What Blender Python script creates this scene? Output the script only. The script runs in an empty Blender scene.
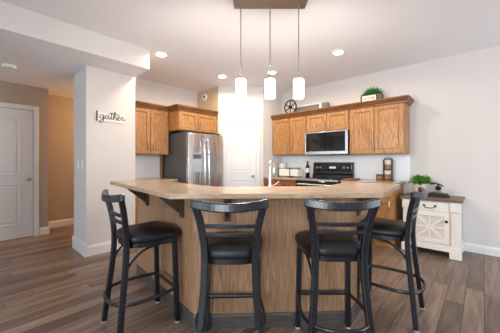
import bpy, bmesh, math, random
from mathutils import Vector, Matrix
random.seed(7)
SC = bpy.context.scene
COL = SC.collection
PI = math.pi
RAD = math.radians

# ------------------------------------------------------------------ camera, exposure, world, daylight
cam_data = bpy.data.cameras.new('camera')
cam_data.sensor_width = 36.0
cam_data.lens = 258.0 / 500.0 * 36.0
cam_data.shift_y = -4.3 / 500.0
cam_data.clip_start = 0.05
CAM = bpy.data.objects.new('camera', cam_data)
COL.objects.link(CAM)
YAW = math.atan2(0.672, 0.740)
CAM.location = (0, 0, 1.2)
CAM.rotation_euler = (PI / 2, 0, YAW)
SC.camera = CAM

SC.view_settings.view_transform = 'Standard'
SC.view_settings.look = 'None'
SC.view_settings.gamma = 1.0
SC.view_settings.use_curve_mapping = False
SC.view_settings.exposure = 0.5

WORLD = bpy.data.worlds.new('daylight')
SC.world = WORLD
WORLD.use_nodes = True
WORLD.node_tree.nodes['Background'].inputs[0].default_value = (0.75, 0.87, 1.0, 1)
WORLD.node_tree.nodes['Background'].inputs[1].default_value = 1.0


def area_light(name, loc, target, sx, sy, power, color):
    d = bpy.data.lights.new(name, 'AREA')
    d.shape = 'RECTANGLE'
    d.size, d.size_y = sx, sy
    d.energy = power
    d.color = color
    o = bpy.data.objects.new(name, d)
    COL.objects.link(o)
    o.location = loc
    v = Vector(target) - Vector(loc)
    o.rotation_euler = v.to_track_quat('-Z', 'Z').to_euler()
    return o


# daylight entering by the glazed openings of the room (see window_1..5)
area_light('window_daylight', (3.34, 3.1, 1.12), (-4, 2.6, 3.2), 2.1, 2.0, 48, (0.82, 0.92, 1.0))
area_light('window_daylight', (1.2, -3.14, 1.45), (1.2, 4, 3.6), 1.9, 1.5, 112, (0.82, 0.92, 1.0))
area_light('window_daylight', (-1.4, -3.14, 1.45), (-0.6, 4, 3.6), 1.5, 1.5, 24, (0.82, 0.92, 1.0))
area_light('window_daylight', (-3.9, -3.14, 1.5), (-5.2, 0.4, 1.0), 1.1, 1.4, 18, (0.75, 0.87, 1.0))
area_light('window_daylight', (-5.36, -2.72, 1.4), (0, -2.6, 1.4), 0.5, 1.4, 12, (0.78, 0.88, 1.0))


# ------------------------------------------------------------------ materials
def S(r, g, b):
    f = lambda c: (c / 255 / 12.92) if c / 255 <= 0.04045 else ((c / 255 + 0.055) / 1.055) ** 2.4
    return (f(r), f(g), f(b), 1.0)


def mat(name, color, rough=0.5, metal=0.0, spec=0.5, emit=None, estr=0.0, bump=0.0, bscale=200.0, coat=0.0):
    m = bpy.data.materials.new(name)
    m.use_nodes = True
    nt = m.node_tree
    b = nt.nodes['Principled BSDF']
    b.inputs['Base Color'].default_value = color
    b.inputs['Roughness'].default_value = rough
    b.inputs['Metallic'].default_value = metal
    b.inputs['Specular IOR Level'].default_value = spec
    b.inputs['Coat Weight'].default_value = coat
    if emit:
        b.inputs['Emission Color'].default_value = emit
        b.inputs['Emission Strength'].default_value = estr
    tc = nt.nodes.new('ShaderNodeTexCoord')
    n = nt.nodes.new('ShaderNodeTexNoise')
    n.inputs['Scale'].default_value = bscale
    n.inputs['Detail'].default_value = 3
    nt.links.new(tc.outputs['Object'], n.inputs['Vector'])
    if bump > 0:
        bp = nt.nodes.new('ShaderNodeBump')
        bp.inputs['Strength'].default_value = bump
        bp.inputs['Distance'].default_value = 0.004
        nt.links.new(n.outputs['Fac'], bp.inputs['Height'])
        nt.links.new(bp.outputs['Normal'], b.inputs['Normal'])
    else:
        # a faint unevenness of the sheen
        mr = nt.nodes.new('ShaderNodeMapRange')
        mr.inputs['To Min'].default_value = max(0.02, rough - 0.04)
        mr.inputs['To Max'].default_value = min(1.0, rough + 0.04)
        nt.links.new(n.outputs['Fac'], mr.inputs['Value'])
        nt.links.new(mr.outputs['Result'], b.inputs['Roughness'])
    return m


def ramp(nt, stops):
    r = nt.nodes.new('ShaderNodeValToRGB')
    el = r.color_ramp.elements
    el[0].position, el[0].color = stops[0]
    el[1].position, el[1].color = stops[-1]
    for p, c in stops[1:-1]:
        e = el.new(p)
        e.color = c
    return r


def wood(name, dark, mid, light, axis='Z', scale=14.0, rough=0.4, stretch=0.06, bump=0.15, cathedral=0.5):
    m = bpy.data.materials.new(name)
    m.use_nodes = True
    nt = m.node_tree
    b = nt.nodes['Principled BSDF']
    b.inputs['Roughness'].default_value = rough
    tc = nt.nodes.new('ShaderNodeTexCoord')
    oi = nt.nodes.new('ShaderNodeObjectInfo')
    add = nt.nodes.new('ShaderNodeVectorMath')
    add.operation = 'MULTIPLY_ADD'
    comb = nt.nodes.new('ShaderNodeCombineXYZ')
    for i in range(3):
        nt.links.new(oi.outputs['Random'], comb.inputs[i])
    add.inputs[1].default_value = (1, 1, 1)
    sc = nt.nodes.new('ShaderNodeVectorMath')
    sc.operation = 'SCALE'
    sc.inputs['Scale'].default_value = 9.0
    nt.links.new(comb.outputs[0], sc.inputs[0])
    nt.links.new(tc.outputs['Object'], add.inputs[0])
    nt.links.new(sc.outputs[0], add.inputs[2])
    mp = nt.nodes.new('ShaderNodeMapping')
    s = [scale] * 3
    s['XYZ'.index(axis)] = scale * stretch
    mp.inputs['Scale'].default_value = s
    nt.links.new(add.outputs[0], mp.inputs['Vector'])
    n1 = nt.nodes.new('ShaderNodeTexNoise')
    n1.inputs['Scale'].default_value = 1.0
    n1.inputs['Detail'].default_value = 2
    nt.links.new(mp.outputs[0], n1.inputs['Vector'])
    # growth rings: contour lines of the slow noise
    mul = nt.nodes.new('ShaderNodeMath')
    mul.operation = 'MULTIPLY'
    mul.inputs[1].default_value = 14.0
    nt.links.new(n1.outputs['Fac'], mul.inputs[0])
    fr = nt.nodes.new('ShaderNodeMath')
    fr.operation = 'FRACT'
    nt.links.new(mul.outputs[0], fr.inputs[0])
    n2 = nt.nodes.new('ShaderNodeTexNoise')
    n2.inputs['Scale'].default_value = 9.0
    n2.inputs['Detail'].default_value = 5
    nt.links.new(mp.outputs[0], n2.inputs['Vector'])
    mix = nt.nodes.new('ShaderNodeMix')
    mix.data_type = 'FLOAT'
    mix.inputs[0].default_value = 1.0 - cathedral
    nt.links.new(fr.outputs[0], mix.inputs[2])
    nt.links.new(n2.outputs['Fac'], mix.inputs[3])
    r = ramp(nt, [(0.15, dark), (0.5, mid), (0.85, light)])
    nt.links.new(mix.outputs[0], r.inputs[0])
    nt.links.new(r.outputs[0], b.inputs['Base Color'])
    bp = nt.nodes.new('ShaderNodeBump')
    bp.inputs['Strength'].default_value = bump
    bp.inputs['Distance'].default_value = 0.002
    nt.links.new(mix.outputs[0], bp.inputs['Height'])
    nt.links.new(bp.outputs['Normal'], b.inputs['Normal'])
    return m


def math_node(nt, op, a, b=None):
    n = nt.nodes.new('ShaderNodeMath')
    n.operation = op
    for i, v in enumerate((a, b)):
        if v is None:
            continue
        if isinstance(v, (int, float)):
            n.inputs[i].default_value = v
        else:
            nt.links.new(v, n.inputs[i])
    return n.outputs[0]


def plank_floor():
    m = bpy.data.materials.new('dark_plank_floor')
    m.use_nodes = True
    nt = m.node_tree
    b = nt.nodes['Principled BSDF']
    tc = nt.nodes.new('ShaderNodeTexCoord')
    sp = nt.nodes.new('ShaderNodeSeparateXYZ')
    nt.links.new(tc.outputs['Object'], sp.inputs[0])
    W, L = 0.127, 1.15
    u = math_node(nt, 'DIVIDE', sp.outputs[0], W)
    row = math_node(nt, 'FLOOR', u)
    wn = nt.nodes.new('ShaderNodeTexWhiteNoise')
    wn.noise_dimensions = '1D'
    nt.links.new(row, wn.inputs['W'])
    v = math_node(nt, 'ADD', math_node(nt, 'DIVIDE', sp.outputs[1], L), math_node(nt, 'MULTIPLY', wn.outputs['Value'], 7.3))
    col = math_node(nt, 'FLOOR', v)
    wn2 = nt.nodes.new('ShaderNodeTexWhiteNoise')
    wn2.noise_dimensions = '2D'
    cb = nt.nodes.new('ShaderNodeCombineXYZ')
    nt.links.new(row, cb.inputs[0])
    nt.links.new(col, cb.inputs[1])
    nt.links.new(cb.outputs[0], wn2.inputs['Vector'])
    # grain
    mp = nt.nodes.new('ShaderNodeMapping')
    mp.inputs['Scale'].default_value = (26, 2.2, 1)
    off = nt.nodes.new('ShaderNodeVectorMath')
    off.operation = 'MULTIPLY_ADD'
    off.inputs[1].default_value = (1, 1, 1)
    sc = nt.nodes.new('ShaderNodeVectorMath')
    sc.operation = 'SCALE'
    sc.inputs['Scale'].default_value = 20.0
    nt.links.new(wn2.outputs['Color'], sc.inputs[0])
    nt.links.new(tc.outputs['Object'], off.inputs[0])
    nt.links.new(sc.outputs[0], off.inputs[2])
    nt.links.new(off.outputs[0], mp.inputs['Vector'])
    n = nt.nodes.new('ShaderNodeTexNoise')
    n.inputs['Scale'].default_value = 1.0
    n.inputs['Detail'].default_value = 6
    n.inputs['Distortion'].default_value = 0.8
    nt.links.new(mp.outputs[0], n.inputs['Vector'])
    f = math_node(nt, 'ADD', math_node(nt, 'MULTIPLY', wn2.outputs['Value'], 0.34), math_node(nt, 'MULTIPLY', n.outputs['Fac'], 0.9))
    r = ramp(nt, [(0.2, S(66, 51, 43)), (0.55, S(114, 93, 79)), (0.95, S(168, 143, 124))])
    nt.links.new(f, r.inputs[0])
    # seams
    fu = math_node(nt, 'FRACT', u)
    fv = math_node(nt, 'FRACT', v)
    du = math_node(nt, 'MINIMUM', fu, math_node(nt, 'SUBTRACT', 1.0, fu))
    dv = math_node(nt, 'MINIMUM', fv, math_node(nt, 'SUBTRACT', 1.0, fv))
    seam = math_node(nt, 'MINIMUM', math_node(nt, 'MULTIPLY', du, W), math_node(nt, 'MULTIPLY', dv, L))
    seam_f = math_node(nt, 'GREATER_THAN', seam, 0.0022)
    mx = nt.nodes.new('ShaderNodeMix')
    mx.data_type = 'RGBA'
    nt.links.new(seam_f, mx.inputs[0])
    mx.inputs[6].default_value = S(38, 28, 24)
    nt.links.new(r.outputs[0], mx.inputs[7])
    nt.links.new(mx.outputs[2], b.inputs['Base Color'])
    rr = nt.nodes.new('ShaderNodeMapRange')
    rr.inputs['To Min'].default_value = 0.26
    rr.inputs['To Max'].default_value = 0.46
    nt.links.new(n.outputs['Fac'], rr.inputs['Value'])
    nt.links.new(rr.outputs[0], b.inputs['Roughness'])
    bp = nt.nodes.new('ShaderNodeBump')
    bp.inputs['Strength'].default_value = 0.25
    bp.inputs['Distance'].default_value = 0.003
    nt.links.new(math_node(nt, 'ADD', n.outputs['Fac'], seam_f), bp.inputs['Height'])
    nt.links.new(bp.outputs[0], b.inputs['Normal'])
    return m


def tile_mat():
    m = bpy.data.materials.new('white_tile')
    m.use_nodes = True
    nt = m.node_tree
    b = nt.nodes['Principled BSDF']
    b.inputs['Roughness'].default_value = 0.22
    tc = nt.nodes.new('ShaderNodeTexCoord')
    sp = nt.nodes.new('ShaderNodeSeparateXYZ')
    nt.links.new(tc.outputs['Object'], sp.inputs[0])
    cb = nt.nodes.new('ShaderNodeCombineXYZ')
    nt.links.new(math_node(nt, 'ADD', sp.outputs[0], sp.outputs[1]), cb.inputs[0])
    nt.links.new(sp.outputs[2], cb.inputs[1])
    br = nt.nodes.new('ShaderNodeTexBrick')
    br.inputs['Scale'].default_value = 1.0
    br.inputs['Brick Width'].default_value = 0.1
    br.inputs['Row Height'].default_value = 0.05
    br.inputs['Mortar Size'].default_value = 0.0025
    br.inputs['Color1'].default_value = S(242, 245, 249)
    br.inputs['Color2'].default_value = S(240, 243, 248)
    br.inputs['Mortar'].default_value = S(226, 230, 236)
    nt.links.new(cb.outputs[0], br.inputs['Vector'])
    nt.links.new(br.outputs['Color'], b.inputs['Base Color'])
    return m


def steel_mat():
    m = bpy.data.materials.new('brushed_steel')
    m.use_nodes = True
    nt = m.node_tree
    b = nt.nodes['Principled BSDF']
    b.inputs['Metallic'].default_value = 0.92
    tc = nt.nodes.new('ShaderNodeTexCoord')
    mp = nt.nodes.new('ShaderNodeMapping')
    mp.inputs['Scale'].default_value = (160, 160, 3)
    nt.links.new(tc.outputs['Object'], mp.inputs['Vector'])
    n = nt.nodes.new('ShaderNodeTexNoise')
    n.inputs['Scale'].default_value = 1.0
    nt.links.new(mp.outputs[0], n.inputs['Vector'])
    r = ramp(nt, [(0.3, S(188, 187, 187)), (0.7, S(216, 214, 213))])
    nt.links.new(n.outputs['Fac'], r.inputs[0])
    nt.links.new(r.outputs[0], b.inputs['Base Color'])
    mr = nt.nodes.new('ShaderNodeMapRange')
    mr.inputs['To Min'].default_value = 0.22
    mr.inputs['To Max'].default_value = 0.34
    nt.links.new(n.outputs['Fac'], mr.inputs['Value'])
    nt.links.new(mr.outputs[0], b.inputs['Roughness'])
    return m


M = {}
M['wall'] = mat('beige_wall_paint', S(217, 211, 208), 0.75, bump=0.12, bscale=90)
M['wall_tan'] = mat('tan_wall_paint', S(205, 180, 150), 0.75, bump=0.12, bscale=90)
M['hall'] = mat('hall_tan_paint', S(178, 163, 150), 0.75, bump=0.12, bscale=90)
M['ceiling'] = mat('textured_ceiling_paint', S(240, 238, 241), 0.9, bump=0.8, bscale=70)
M['trim'] = mat('white_trim_paint', S(230, 229, 228), 0.4)
M['door'] = mat('white_door_paint', S(226, 227, 228), 0.42)
M['floor'] = plank_floor()
M['tile'] = tile_mat()
M['oak'] = wood('honey_oak', S(112, 70, 36), S(174, 122, 72), S(208, 160, 108), 'Z', 15, 0.38, cathedral=0.4)
M['oak_h'] = wood('honey_oak_level', S(132, 86, 46), S(182, 130, 80), S(208, 160, 108), 'X', 13, 0.38, cathedral=0.4)
M['crown'] = wood('dark_oak_crown', S(78, 44, 22), S(120, 74, 42), S(152, 104, 64), 'X', 13, 0.35, cathedral=0.3)
M['crown_y'] = wood('dark_oak_crown_side', S(78, 44, 22), S(120, 74, 42), S(152, 104, 64), 'Y', 13, 0.35, cathedral=0.3)
M['red_oak'] = wood('reddish_oak', S(104, 54, 30), S(146, 84, 52), S(170, 108, 72), 'X', 13, 0.38, cathedral=0.4)
M['panel'] = wood('weathered_oak_panel', S(118, 84, 57), S(160, 122, 90), S(190, 154, 122), 'Z', 15, 0.5, stretch=0.04, cathedral=0.35)
M['plinth'] = wood('grey_stained_plinth', S(48, 44, 44), S(78, 72, 70), S(100, 93, 90), 'X', 14, 0.5, cathedral=0.3)
M['bracket'] = wood('dark_stained_bracket', S(50, 34, 26), S(76, 54, 42), S(100, 74, 58), 'Z', 14, 0.5)
M['counter'] = wood('tan_laminate', S(140, 114, 88), S(184, 158, 130), S(208, 188, 164), 'X', 16, 0.2, stretch=0.07, bump=0.0, cathedral=0.3)
M['black'] = mat('black_powder_coat', S(20, 25, 33), 0.28, spec=0.6)
M['vinyl'] = mat('black_vinyl', S(24, 24, 26), 0.42, spec=0.4, bump=0.06, bscale=260)
M['glide'] = mat('grey_plastic_glide', S(190, 190, 190), 0.5)
M['steel'] = steel_mat()
M['chrome'] = mat('chrome', S(220, 222, 225), 0.12, 1.0)
M['nickel'] = mat('brushed_nickel', S(176, 172, 168), 0.3, 1.0)
M['bronze'] = mat('brushed_bronze', S(150, 132, 116), 0.45, 0.6)
M['fridge_side'] = mat('grey_painted_steel', S(98, 101, 105), 0.45, 0.2)
M['dispenser'] = mat('silver_plastic', S(176, 182, 190), 0.35)
M['black_gloss'] = mat('black_glass', S(14, 14, 15), 0.08, spec=0.6)
M['black_enamel'] = mat('black_enamel', S(22, 22, 24), 0.28)
M['dark_plastic'] = mat('dark_plastic', S(34, 34, 36), 0.4)
M['white_plastic'] = mat('white_plastic', S(238, 238, 236), 0.4)
M['glow'] = mat('lit_glass', S(255, 250, 242), 0.4, emit=(1.0, 0.93, 0.84, 1), estr=9.0)
M['lens'] = mat('lit_lens', S(255, 250, 242), 0.4, emit=(1.0, 0.92, 0.8, 1), estr=14.0)
M['white_wash'] = mat('distressed_white_paint', S(236, 231, 224), 0.55, bump=0.15, bscale=60)
M['glaze'] = mat('tan_glaze', S(196, 166, 128), 0.6)
M['aged_panel'] = mat('aged_white_paint', S(224, 214, 201), 0.6, bump=0.15, bscale=60)
M['cab_top'] = wood('brown_plank_top', S(74, 56, 46), S(112, 88, 74), S(140, 114, 98), 'X', 13, 0.45)
M['iron'] = mat('black_iron', S(30, 26, 24), 0.5, 0.6)
M['pot'] = mat('cream_ceramic', S(226, 214, 192), 0.4)
M['leaf'] = mat('green_leaf', S(112, 176, 62), 0.5)
M['leaf_dark'] = mat('dark_green_leaf', S(46, 112, 40), 0.5)
M['soil'] = mat('dark_soil', S(52, 38, 28), 0.9, bump=0.5)
M['crate'] = wood('grey_crate_wood', S(52, 46, 42), S(88, 80, 74), S(120, 110, 102), 'X', 16, 0.7)
M['paper'] = mat('white_card', S(236, 234, 228), 0.6)
M['ink'] = mat('black_ink', S(26, 26, 26), 0.6)
M['grey_card'] = mat('grey_picture', S(122, 120, 114), 0.6)
M['bottle'] = mat('dark_bottle_glass', S(20, 22, 22), 0.1, spec=0.7)
M['mug'] = mat('cream_mug', S(232, 220, 200), 0.35)
M['mug_brown'] = mat('brown_mug', S(150, 110, 86), 0.4)
M['display'] = mat('clock_display', S(30, 40, 36), 0.2, emit=(0.75, 0.9, 0.7, 1), estr=0.6)


def glass_pane():
    m = bpy.data.materials.new('window_glass')
    m.use_nodes = True
    nt = m.node_tree
    for n in list(nt.nodes):
        if n.type == 'BSDF_PRINCIPLED':
            nt.nodes.remove(n)
    out = [n for n in nt.nodes if n.type == 'OUTPUT_MATERIAL'][0]
    t = nt.nodes.new('ShaderNodeBsdfTransparent')
    g = nt.nodes.new('ShaderNodeBsdfGlossy')
    g.inputs['Roughness'].default_value = 0.02
    fr = nt.nodes.new('ShaderNodeFresnel')
    mx = nt.nodes.new('ShaderNodeMixShader')
    nt.links.new(fr.outputs[0], mx.inputs[0])
    nt.links.new(t.outputs[0], mx.inputs[1])
    nt.links.new(g.outputs[0], mx.inputs[2])
    nt.links.new(mx.outputs[0], out.inputs['Surface'])
    return m


M['pane'] = glass_pane()


# ------------------------------------------------------------------ mesh helpers
def new():
    return bmesh.new()


def box(bm, x0, x1, y0, y1, z0, z1):
    vs = [bm.verts.new((x, y, z)) for z in (z0, z1) for y in (y0, y1) for x in (x0, x1)]
    for f in ((0, 2, 3, 1), (4, 5, 7, 6), (0, 1, 5, 4), (2, 6, 7, 3), (0, 4, 6, 2), (1, 3, 7, 5)):
        bm.faces.new([vs[i] for i in f])
    return vs


def prism(bm, poly, z0, z1):
    a = [bm.verts.new((p[0], p[1], z0)) for p in poly]
    b = [bm.verts.new((p[0], p[1], z1)) for p in poly]
    n = len(poly)
    bm.faces.new(list(reversed(a)))
    bm.faces.new(b)
    for i in range(n):
        j = (i + 1) % n
        bm.faces.new((a[i], a[j], b[j], b[i]))
    return a + b


def plate(bm, poly, y0, y1):
    """polygon in the x-z plane given a thickness along y"""
    a = [bm.verts.new((p[0], y0, p[1])) for p in poly]
    b = [bm.verts.new((p[0], y1, p[1])) for p in poly]
    n = len(poly)
    bm.faces.new(a)
    bm.faces.new(list(reversed(b)))
    for i in range(n):
        j = (i + 1) % n
        bm.faces.new((a[j], a[i], b[i], b[j]))


def lathe(bm, prof, c=(0, 0, 0), seg=24, axis='Z'):
    rings = []
    for r, h in prof:
        ring = []
        for k in range(seg):
            a = 2 * PI * k / seg
            p = (r * math.cos(a), r * math.sin(a), h)
            if axis == 'Y':
                p = (p[0], -p[2], p[1])
            elif axis == 'X':
                p = (p[2], p[0], p[1])
            ring.append(bm.verts.new((p[0] + c[0], p[1] + c[1], p[2] + c[2])))
        rings.append(ring)
    for a, b in zip(rings, rings[1:]):
        for k in range(seg):
            j = (k + 1) % seg
            bm.faces.new((a[k], a[j], b[j], b[k]))
    bm.faces.new(list(reversed(rings[0])))
    bm.faces.new(rings[-1])


def spline(pts, n=6):
    P = [Vector(p) for p in pts]
    P = [2 * P[0] - P[1]] + P + [2 * P[-1] - P[-2]]
    out = []
    for i in range(1, len(P) - 2):
        for k in range(n):
            t = k / n
            a, b, c, d = P[i - 1], P[i], P[i + 1], P[i + 2]
            out.append(0.5 * ((2 * b) + (c - a) * t + (2 * a - 5 * b + 4 * c - d) * t * t + (3 * b - a - 3 * c + d) * t ** 3))
    out.append(P[-2])
    return out


def tube(bm, pts, r, seg=10, ry=None, side=None, closed=False):
    """sweep an ellipse (or squarish section) along pts; r along 'side', ry across it"""
    P = [Vector(p) for p in pts]
    ry = ry or r
    rings = []
    n = len(P)
    u = None
    for i, p in enumerate(P):
        if closed:
            t = P[(i + 1) % n] - P[i - 1]
        else:
            t = P[min(i + 1, n - 1)] - P[max(i - 1, 0)]
        t.normalize()
        if side is not None:
            s = Vector(side)
        elif u is None:
            s = Vector((0, 0, 1)) if abs(t.z) < 0.9 else Vector((1, 0, 0))
        else:
            s = u
        s = s - t * s.dot(t)
        s.normalize()
        u = s
        w = t.cross(s)
        ring = []
        for k in range(seg):
            a = 2 * PI * (k + 0.5) / seg
            ring.append(bm.verts.new(p + s * (r * math.cos(a)) + w * (ry * math.sin(a))))
        rings.append(ring)
    pairs = list(zip(rings, rings[1:]))
    if closed:
        pairs.append((rings[-1], rings[0]))
    for a, b in pairs:
        for k in range(seg):
            j = (k + 1) % seg
            bm.faces.new((a[k], a[j], b[j], b[k]))
    if not closed:
        bm.faces.new(list(reversed(rings[0])))
        bm.faces.new(rings[-1])


def bar4(bm, pts, w, t, side):
    """a flat bar of rectangular section swept along pts"""
    k = math.sqrt(2)
    P = [Vector(p) for p in pts]
    rings = []
    n = len(P)
    for i, p in enumerate(P):
        d = P[min(i + 1, n - 1)] - P[max(i - 1, 0)]
        d.normalize()
        s = Vector(side)
        s = (s - d * s.dot(d)).normalized()
        q = d.cross(s)
        rings.append([bm.verts.new(p + s * (a * w / 2) + q * (b * t / 2)) for a, b in ((1, 1), (-1, 1), (-1, -1), (1, -1))])
    for a, b in zip(rings, rings[1:]):
        for k in range(4):
            j = (k + 1) % 4
            bm.faces.new((a[k], a[j], b[j], b[k]))
    bm.faces.new(list(reversed(rings[0])))
    bm.faces.new(rings[-1])


def obj(name, bm, m, parent=None, bevel=0.0, smooth=False, label=None, segs=2):
    bmesh.ops.recalc_face_normals(bm, faces=bm.faces[:])
    me = bpy.data.meshes.new(name)
    bm.to_mesh(me)
    bm.free()
    for mm in (m if isinstance(m, (list, tuple)) else [m]):
        me.materials.append(mm)
    if smooth:
        me.shade_smooth()
        if smooth != 'all':
            me.set_sharp_from_angle(angle=RAD(38))
    o = bpy.data.objects.new(name, me)
    COL.objects.link(o)
    if parent:
        o.parent = parent
    if bevel > 0:
        bv = o.modifiers.new('edges', 'BEVEL')
        bv.width = bevel
        bv.segments = segs
        bv.limit_method = 'ANGLE'
        bv.angle_limit = RAD(40)
    if label:
        o['label'] = label
    return o


def thing(name, label, cat, loc=(0, 0, 0), rot=0.0, group=None):
    o = bpy.data.objects.new(name, None)
    o.empty_display_size = 0.1
    COL.objects.link(o)
    o.location = loc
    o.rotation_euler = (0, 0, rot)
    o['label'] = label
    o['category'] = cat
    if group:
        o['group'] = group
    return o


def tag(o, label, cat, group=None):
    o['label'] = label
    o['category'] = cat
    if group:
        o['group'] = group
    return o


def structure(name, bm, m, **kw):
    o = obj(name, bm, m, **kw)
    o['kind'] = 'structure'
    return o


def struct_empty(name, loc, rot):
    o = bpy.data.objects.new(name, None)
    o.empty_display_size = 0.1
    COL.objects.link(o)
    o.location = loc
    o.rotation_euler = (0, 0, rot)
    o['kind'] = 'structure'
    return o


def copy_tree(o, parent=None):
    c = o.copy()
    COL.objects.link(c)
    if parent:
        c.parent = parent
    for ch in list(o.children):
        copy_tree(ch, c)
    return c


def offset_line(poly, t):
    """offset an open polyline to its left by t with mitred corners"""
    P = [Vector((p[0], p[1])) for p in poly]
    N = []
    for a, b in zip(P, P[1:]):
        d = (b - a).normalized()
        N.append(Vector((-d.y, d.x)))
    out = [P[0] + N[0] * t]
    for i in range(1, len(P) - 1):
        n = (N[i - 1] + N[i]).normalized()
        out.append(P[i] + n * (t / n.dot(N[i])))
    out.append(P[-1] + N[-1] * t)
    return out


def sweep(bm, path, prof):
    """sweep a closed profile (offset to the left, z) along an open path"""
    lines = [offset_line(path, o) for o, z in prof]
    rows = [[bm.verts.new((p.x, p.y, z)) for p in L] for L, (o, z) in zip(lines, prof)]
    n = len(prof)
    for i in range(n):
        a, b = rows[i], rows[(i + 1) % n]
        for k in range(len(path) - 1):
            bm.faces.new((a[k], a[k + 1], b[k + 1], b[k]))
    bm.faces.new([r[0] for r in rows])
    bm.faces.new([r[-1] for r in reversed(rows)])


def wbox(name, m, *b):
    bm = new()
    box(bm, *b)
    return structure(name, bm, m)


# ------------------------------------------------------------------ the room
ZH, ZL = 2.68, 2.43
wbox('floor', M['floor'], -6.2, 3.5, -3.3, 4.7, -0.1, 0.0)
bm = new()
box(bm, -4.65, 3.5, 1.64, 4.7, ZH, ZH + 0.1)
box(bm, -3.288, 3.5, -3.3, 1.64, ZH, ZH + 0.1)
structure('ceiling', bm, M['ceiling'])
# dropped ceiling over the hall side: painted fascia, textured underside
bm = new()
box(bm, -6.2, -3.288, -3.3, 1.64, ZL, ZH + 0.1)
box(bm, -6.2, -4.65, 1.64, 2.9, ZL, ZH + 0.1)
o = structure('ceiling_hall', bm, [M['wall'], M['ceiling']])
for p in o.data.polygons:
    if p.normal.z < -0.5:
        p.material_index = 1
wbox('wall_back', M['wall'], -4.65, 3.5, 4.55, 4.7, 0, ZH)
wbox('wall_left', M['wall'], -4.606, -4.506, 1.25, 4.55, 0, ZH)
# stub wall with the script sign
wbox('wall_stub', M['wall'], -4.3, -3.74, 1.026, 1.648, 0, ZL)
bm = new()
box(bm, -4.606, -4.3, 1.5, 1.648, 0, ZL)
structure('wall_stub_return', bm, M['wall'])
# corner pantry
P1, P2 = Vector((-3.829, 3.298)), Vector((-3.207, 3.914))
wbox('wall_pantry_left', M['wall_tan'], -4.506, -3.829, 3.298, 3.36, 0, ZH)
dg = (P2 - P1).normalized()
nb = Vector((-dg.y, dg.x))
bm = new()
prism(bm, [P1, P2, P2 + nb * 0.08, P1 + nb * 0.08], 0, ZH)
structure('wall_pantry', bm, M['wall'])
wbox('wall_pantry_right', M['wall'], -3.28, -3.207, 3.914, 4.55, 0, ZH)
# hall
wbox('wall_hall_end', M['hall'], -6.0, -5.87, 0.8, 2.9, 0, ZL)
wbox('wall_hall_far', M['hall'], -5.87, -4.606, 2.75, 2.9, 0, ZL)
wbox('wall_hall_jog', M['hall'], -5.87, -5.55, 0.80, 0.93, 0, ZL)


def wall_with_openings(name, along, fixed0, fixed1, a0, a1, z1, holes, m=None):
    """a wall made of blocks round rectangular openings; holes = (a, b, zlo, zhi)"""
    bm = new()

    def blk(p, q, zl, zh):
        if q - p < 1e-4 or zh - zl < 1e-4:
            return
        if along == 'X':
            box(bm, p, q, fixed0, fixed1, zl, zh)
        else:
            box(bm, fixed0, fixed1, p, q, zl, zh)
    cur = a0
    for (p, q, zl, zh) in holes:
        blk(cur, p, 0, z1)
        blk(p, q, 0, zl)
        blk(p, q, zh, z1)
        cur = q
    blk(cur, a1, 0, z1)
    return structure(name, bm, m or M['wall'])


wall_with_openings('wall_hall', 'Y', -5.55, -5.41, -3.3, 0.93, ZL, [(-3.02, -2.42, 0.65, 2.15)], M['hall'])
wall_with_openings('wall_front', 'X', -3.3, -3.2, -5.41, 3.5, ZH, [(-4.5, -3.3, 0.75, 2.2), (-2.15, -0.65, 0.7, 2.2), (0.25, 2.15, 0.7, 2.2)])
wall_with_openings('wall_right', 'Y', 3.4, 3.5, -3.2, 4.55, ZH, [(2.0, 4.2, 0.06, 2.12)])


def window(name, along, fixed, a, b, zl, zh, mull, inward=-1):
    e = struct_empty(name, (0, 0, 0), 0)
    bm = new()
    bp = new()

    def bx(m_, p, q, z0, z1, d0, d1):
        if along == 'X':
            box(m_, p, q, fixed + d0, fixed + d1, z0, z1)
        else:
            box(m_, min(fixed + inward * d1, fixed + inward * d0), max(fixed + inward * d1, fixed + inward * d0), p, q, z0, z1)
    w = 0.07
    bx(bm, a, a + w, zl, zh, -0.1, 0.012)
    bx(bm, b - w, b, zl, zh, -0.1, 0.012)
    bx(bm, a + w, b - w, zl, zl + w, -0.1, 0.012)
    bx(bm, a + w, b - w, zh - w, zh, -0.1, 0.012)
    for c in mull:
        bx(bm, c - 0.035, c + 0.035, zl + w, zh - w, -0.09, 0.005)
    obj('window_frame', bm, M['trim'], e)
    bx(bp, a + w, b - w, zl + w, zh - w, -0.06, -0.052)
    obj('pane', bp, M['pane'], e)


window('window_1', 'Y', 3.4, 2.0, 4.2, 0.06, 2.12, [3.1])
window('window_2', 'X', -3.2, 0.25, 2.15, 0.7, 2.2, [1.2])
window('window_3', 'X', -3.2, -2.15, -0.65, 0.7, 2.2, [-1.4])

wbox('hall_light_blocker', M['wall'], -2.75, -2.6, -3.2, -0.4, 0, ZH)  # unseen wall, added to block window daylight from the hall
window('window_5', 'Y', -5.41, -3.02, -2.42, 0.65, 2.15, [], 1)
window('window_4', 'X', -3.2, -4.5, -3.3, 0.75, 2.2, [-3.9])
# baseboards: path keeps the room on its left
BB = [(0, 0), (0.014, 0), (0.014, 0.085), (0.009, 0.097), (0.005, 0.112), (0, 0.112)]


def baseboard(name, path, k=1.0):
    bm = new()
    sweep(bm, path, [(a, b * k) for a, b in BB])
    return structure(name, bm, M['trim'])


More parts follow.
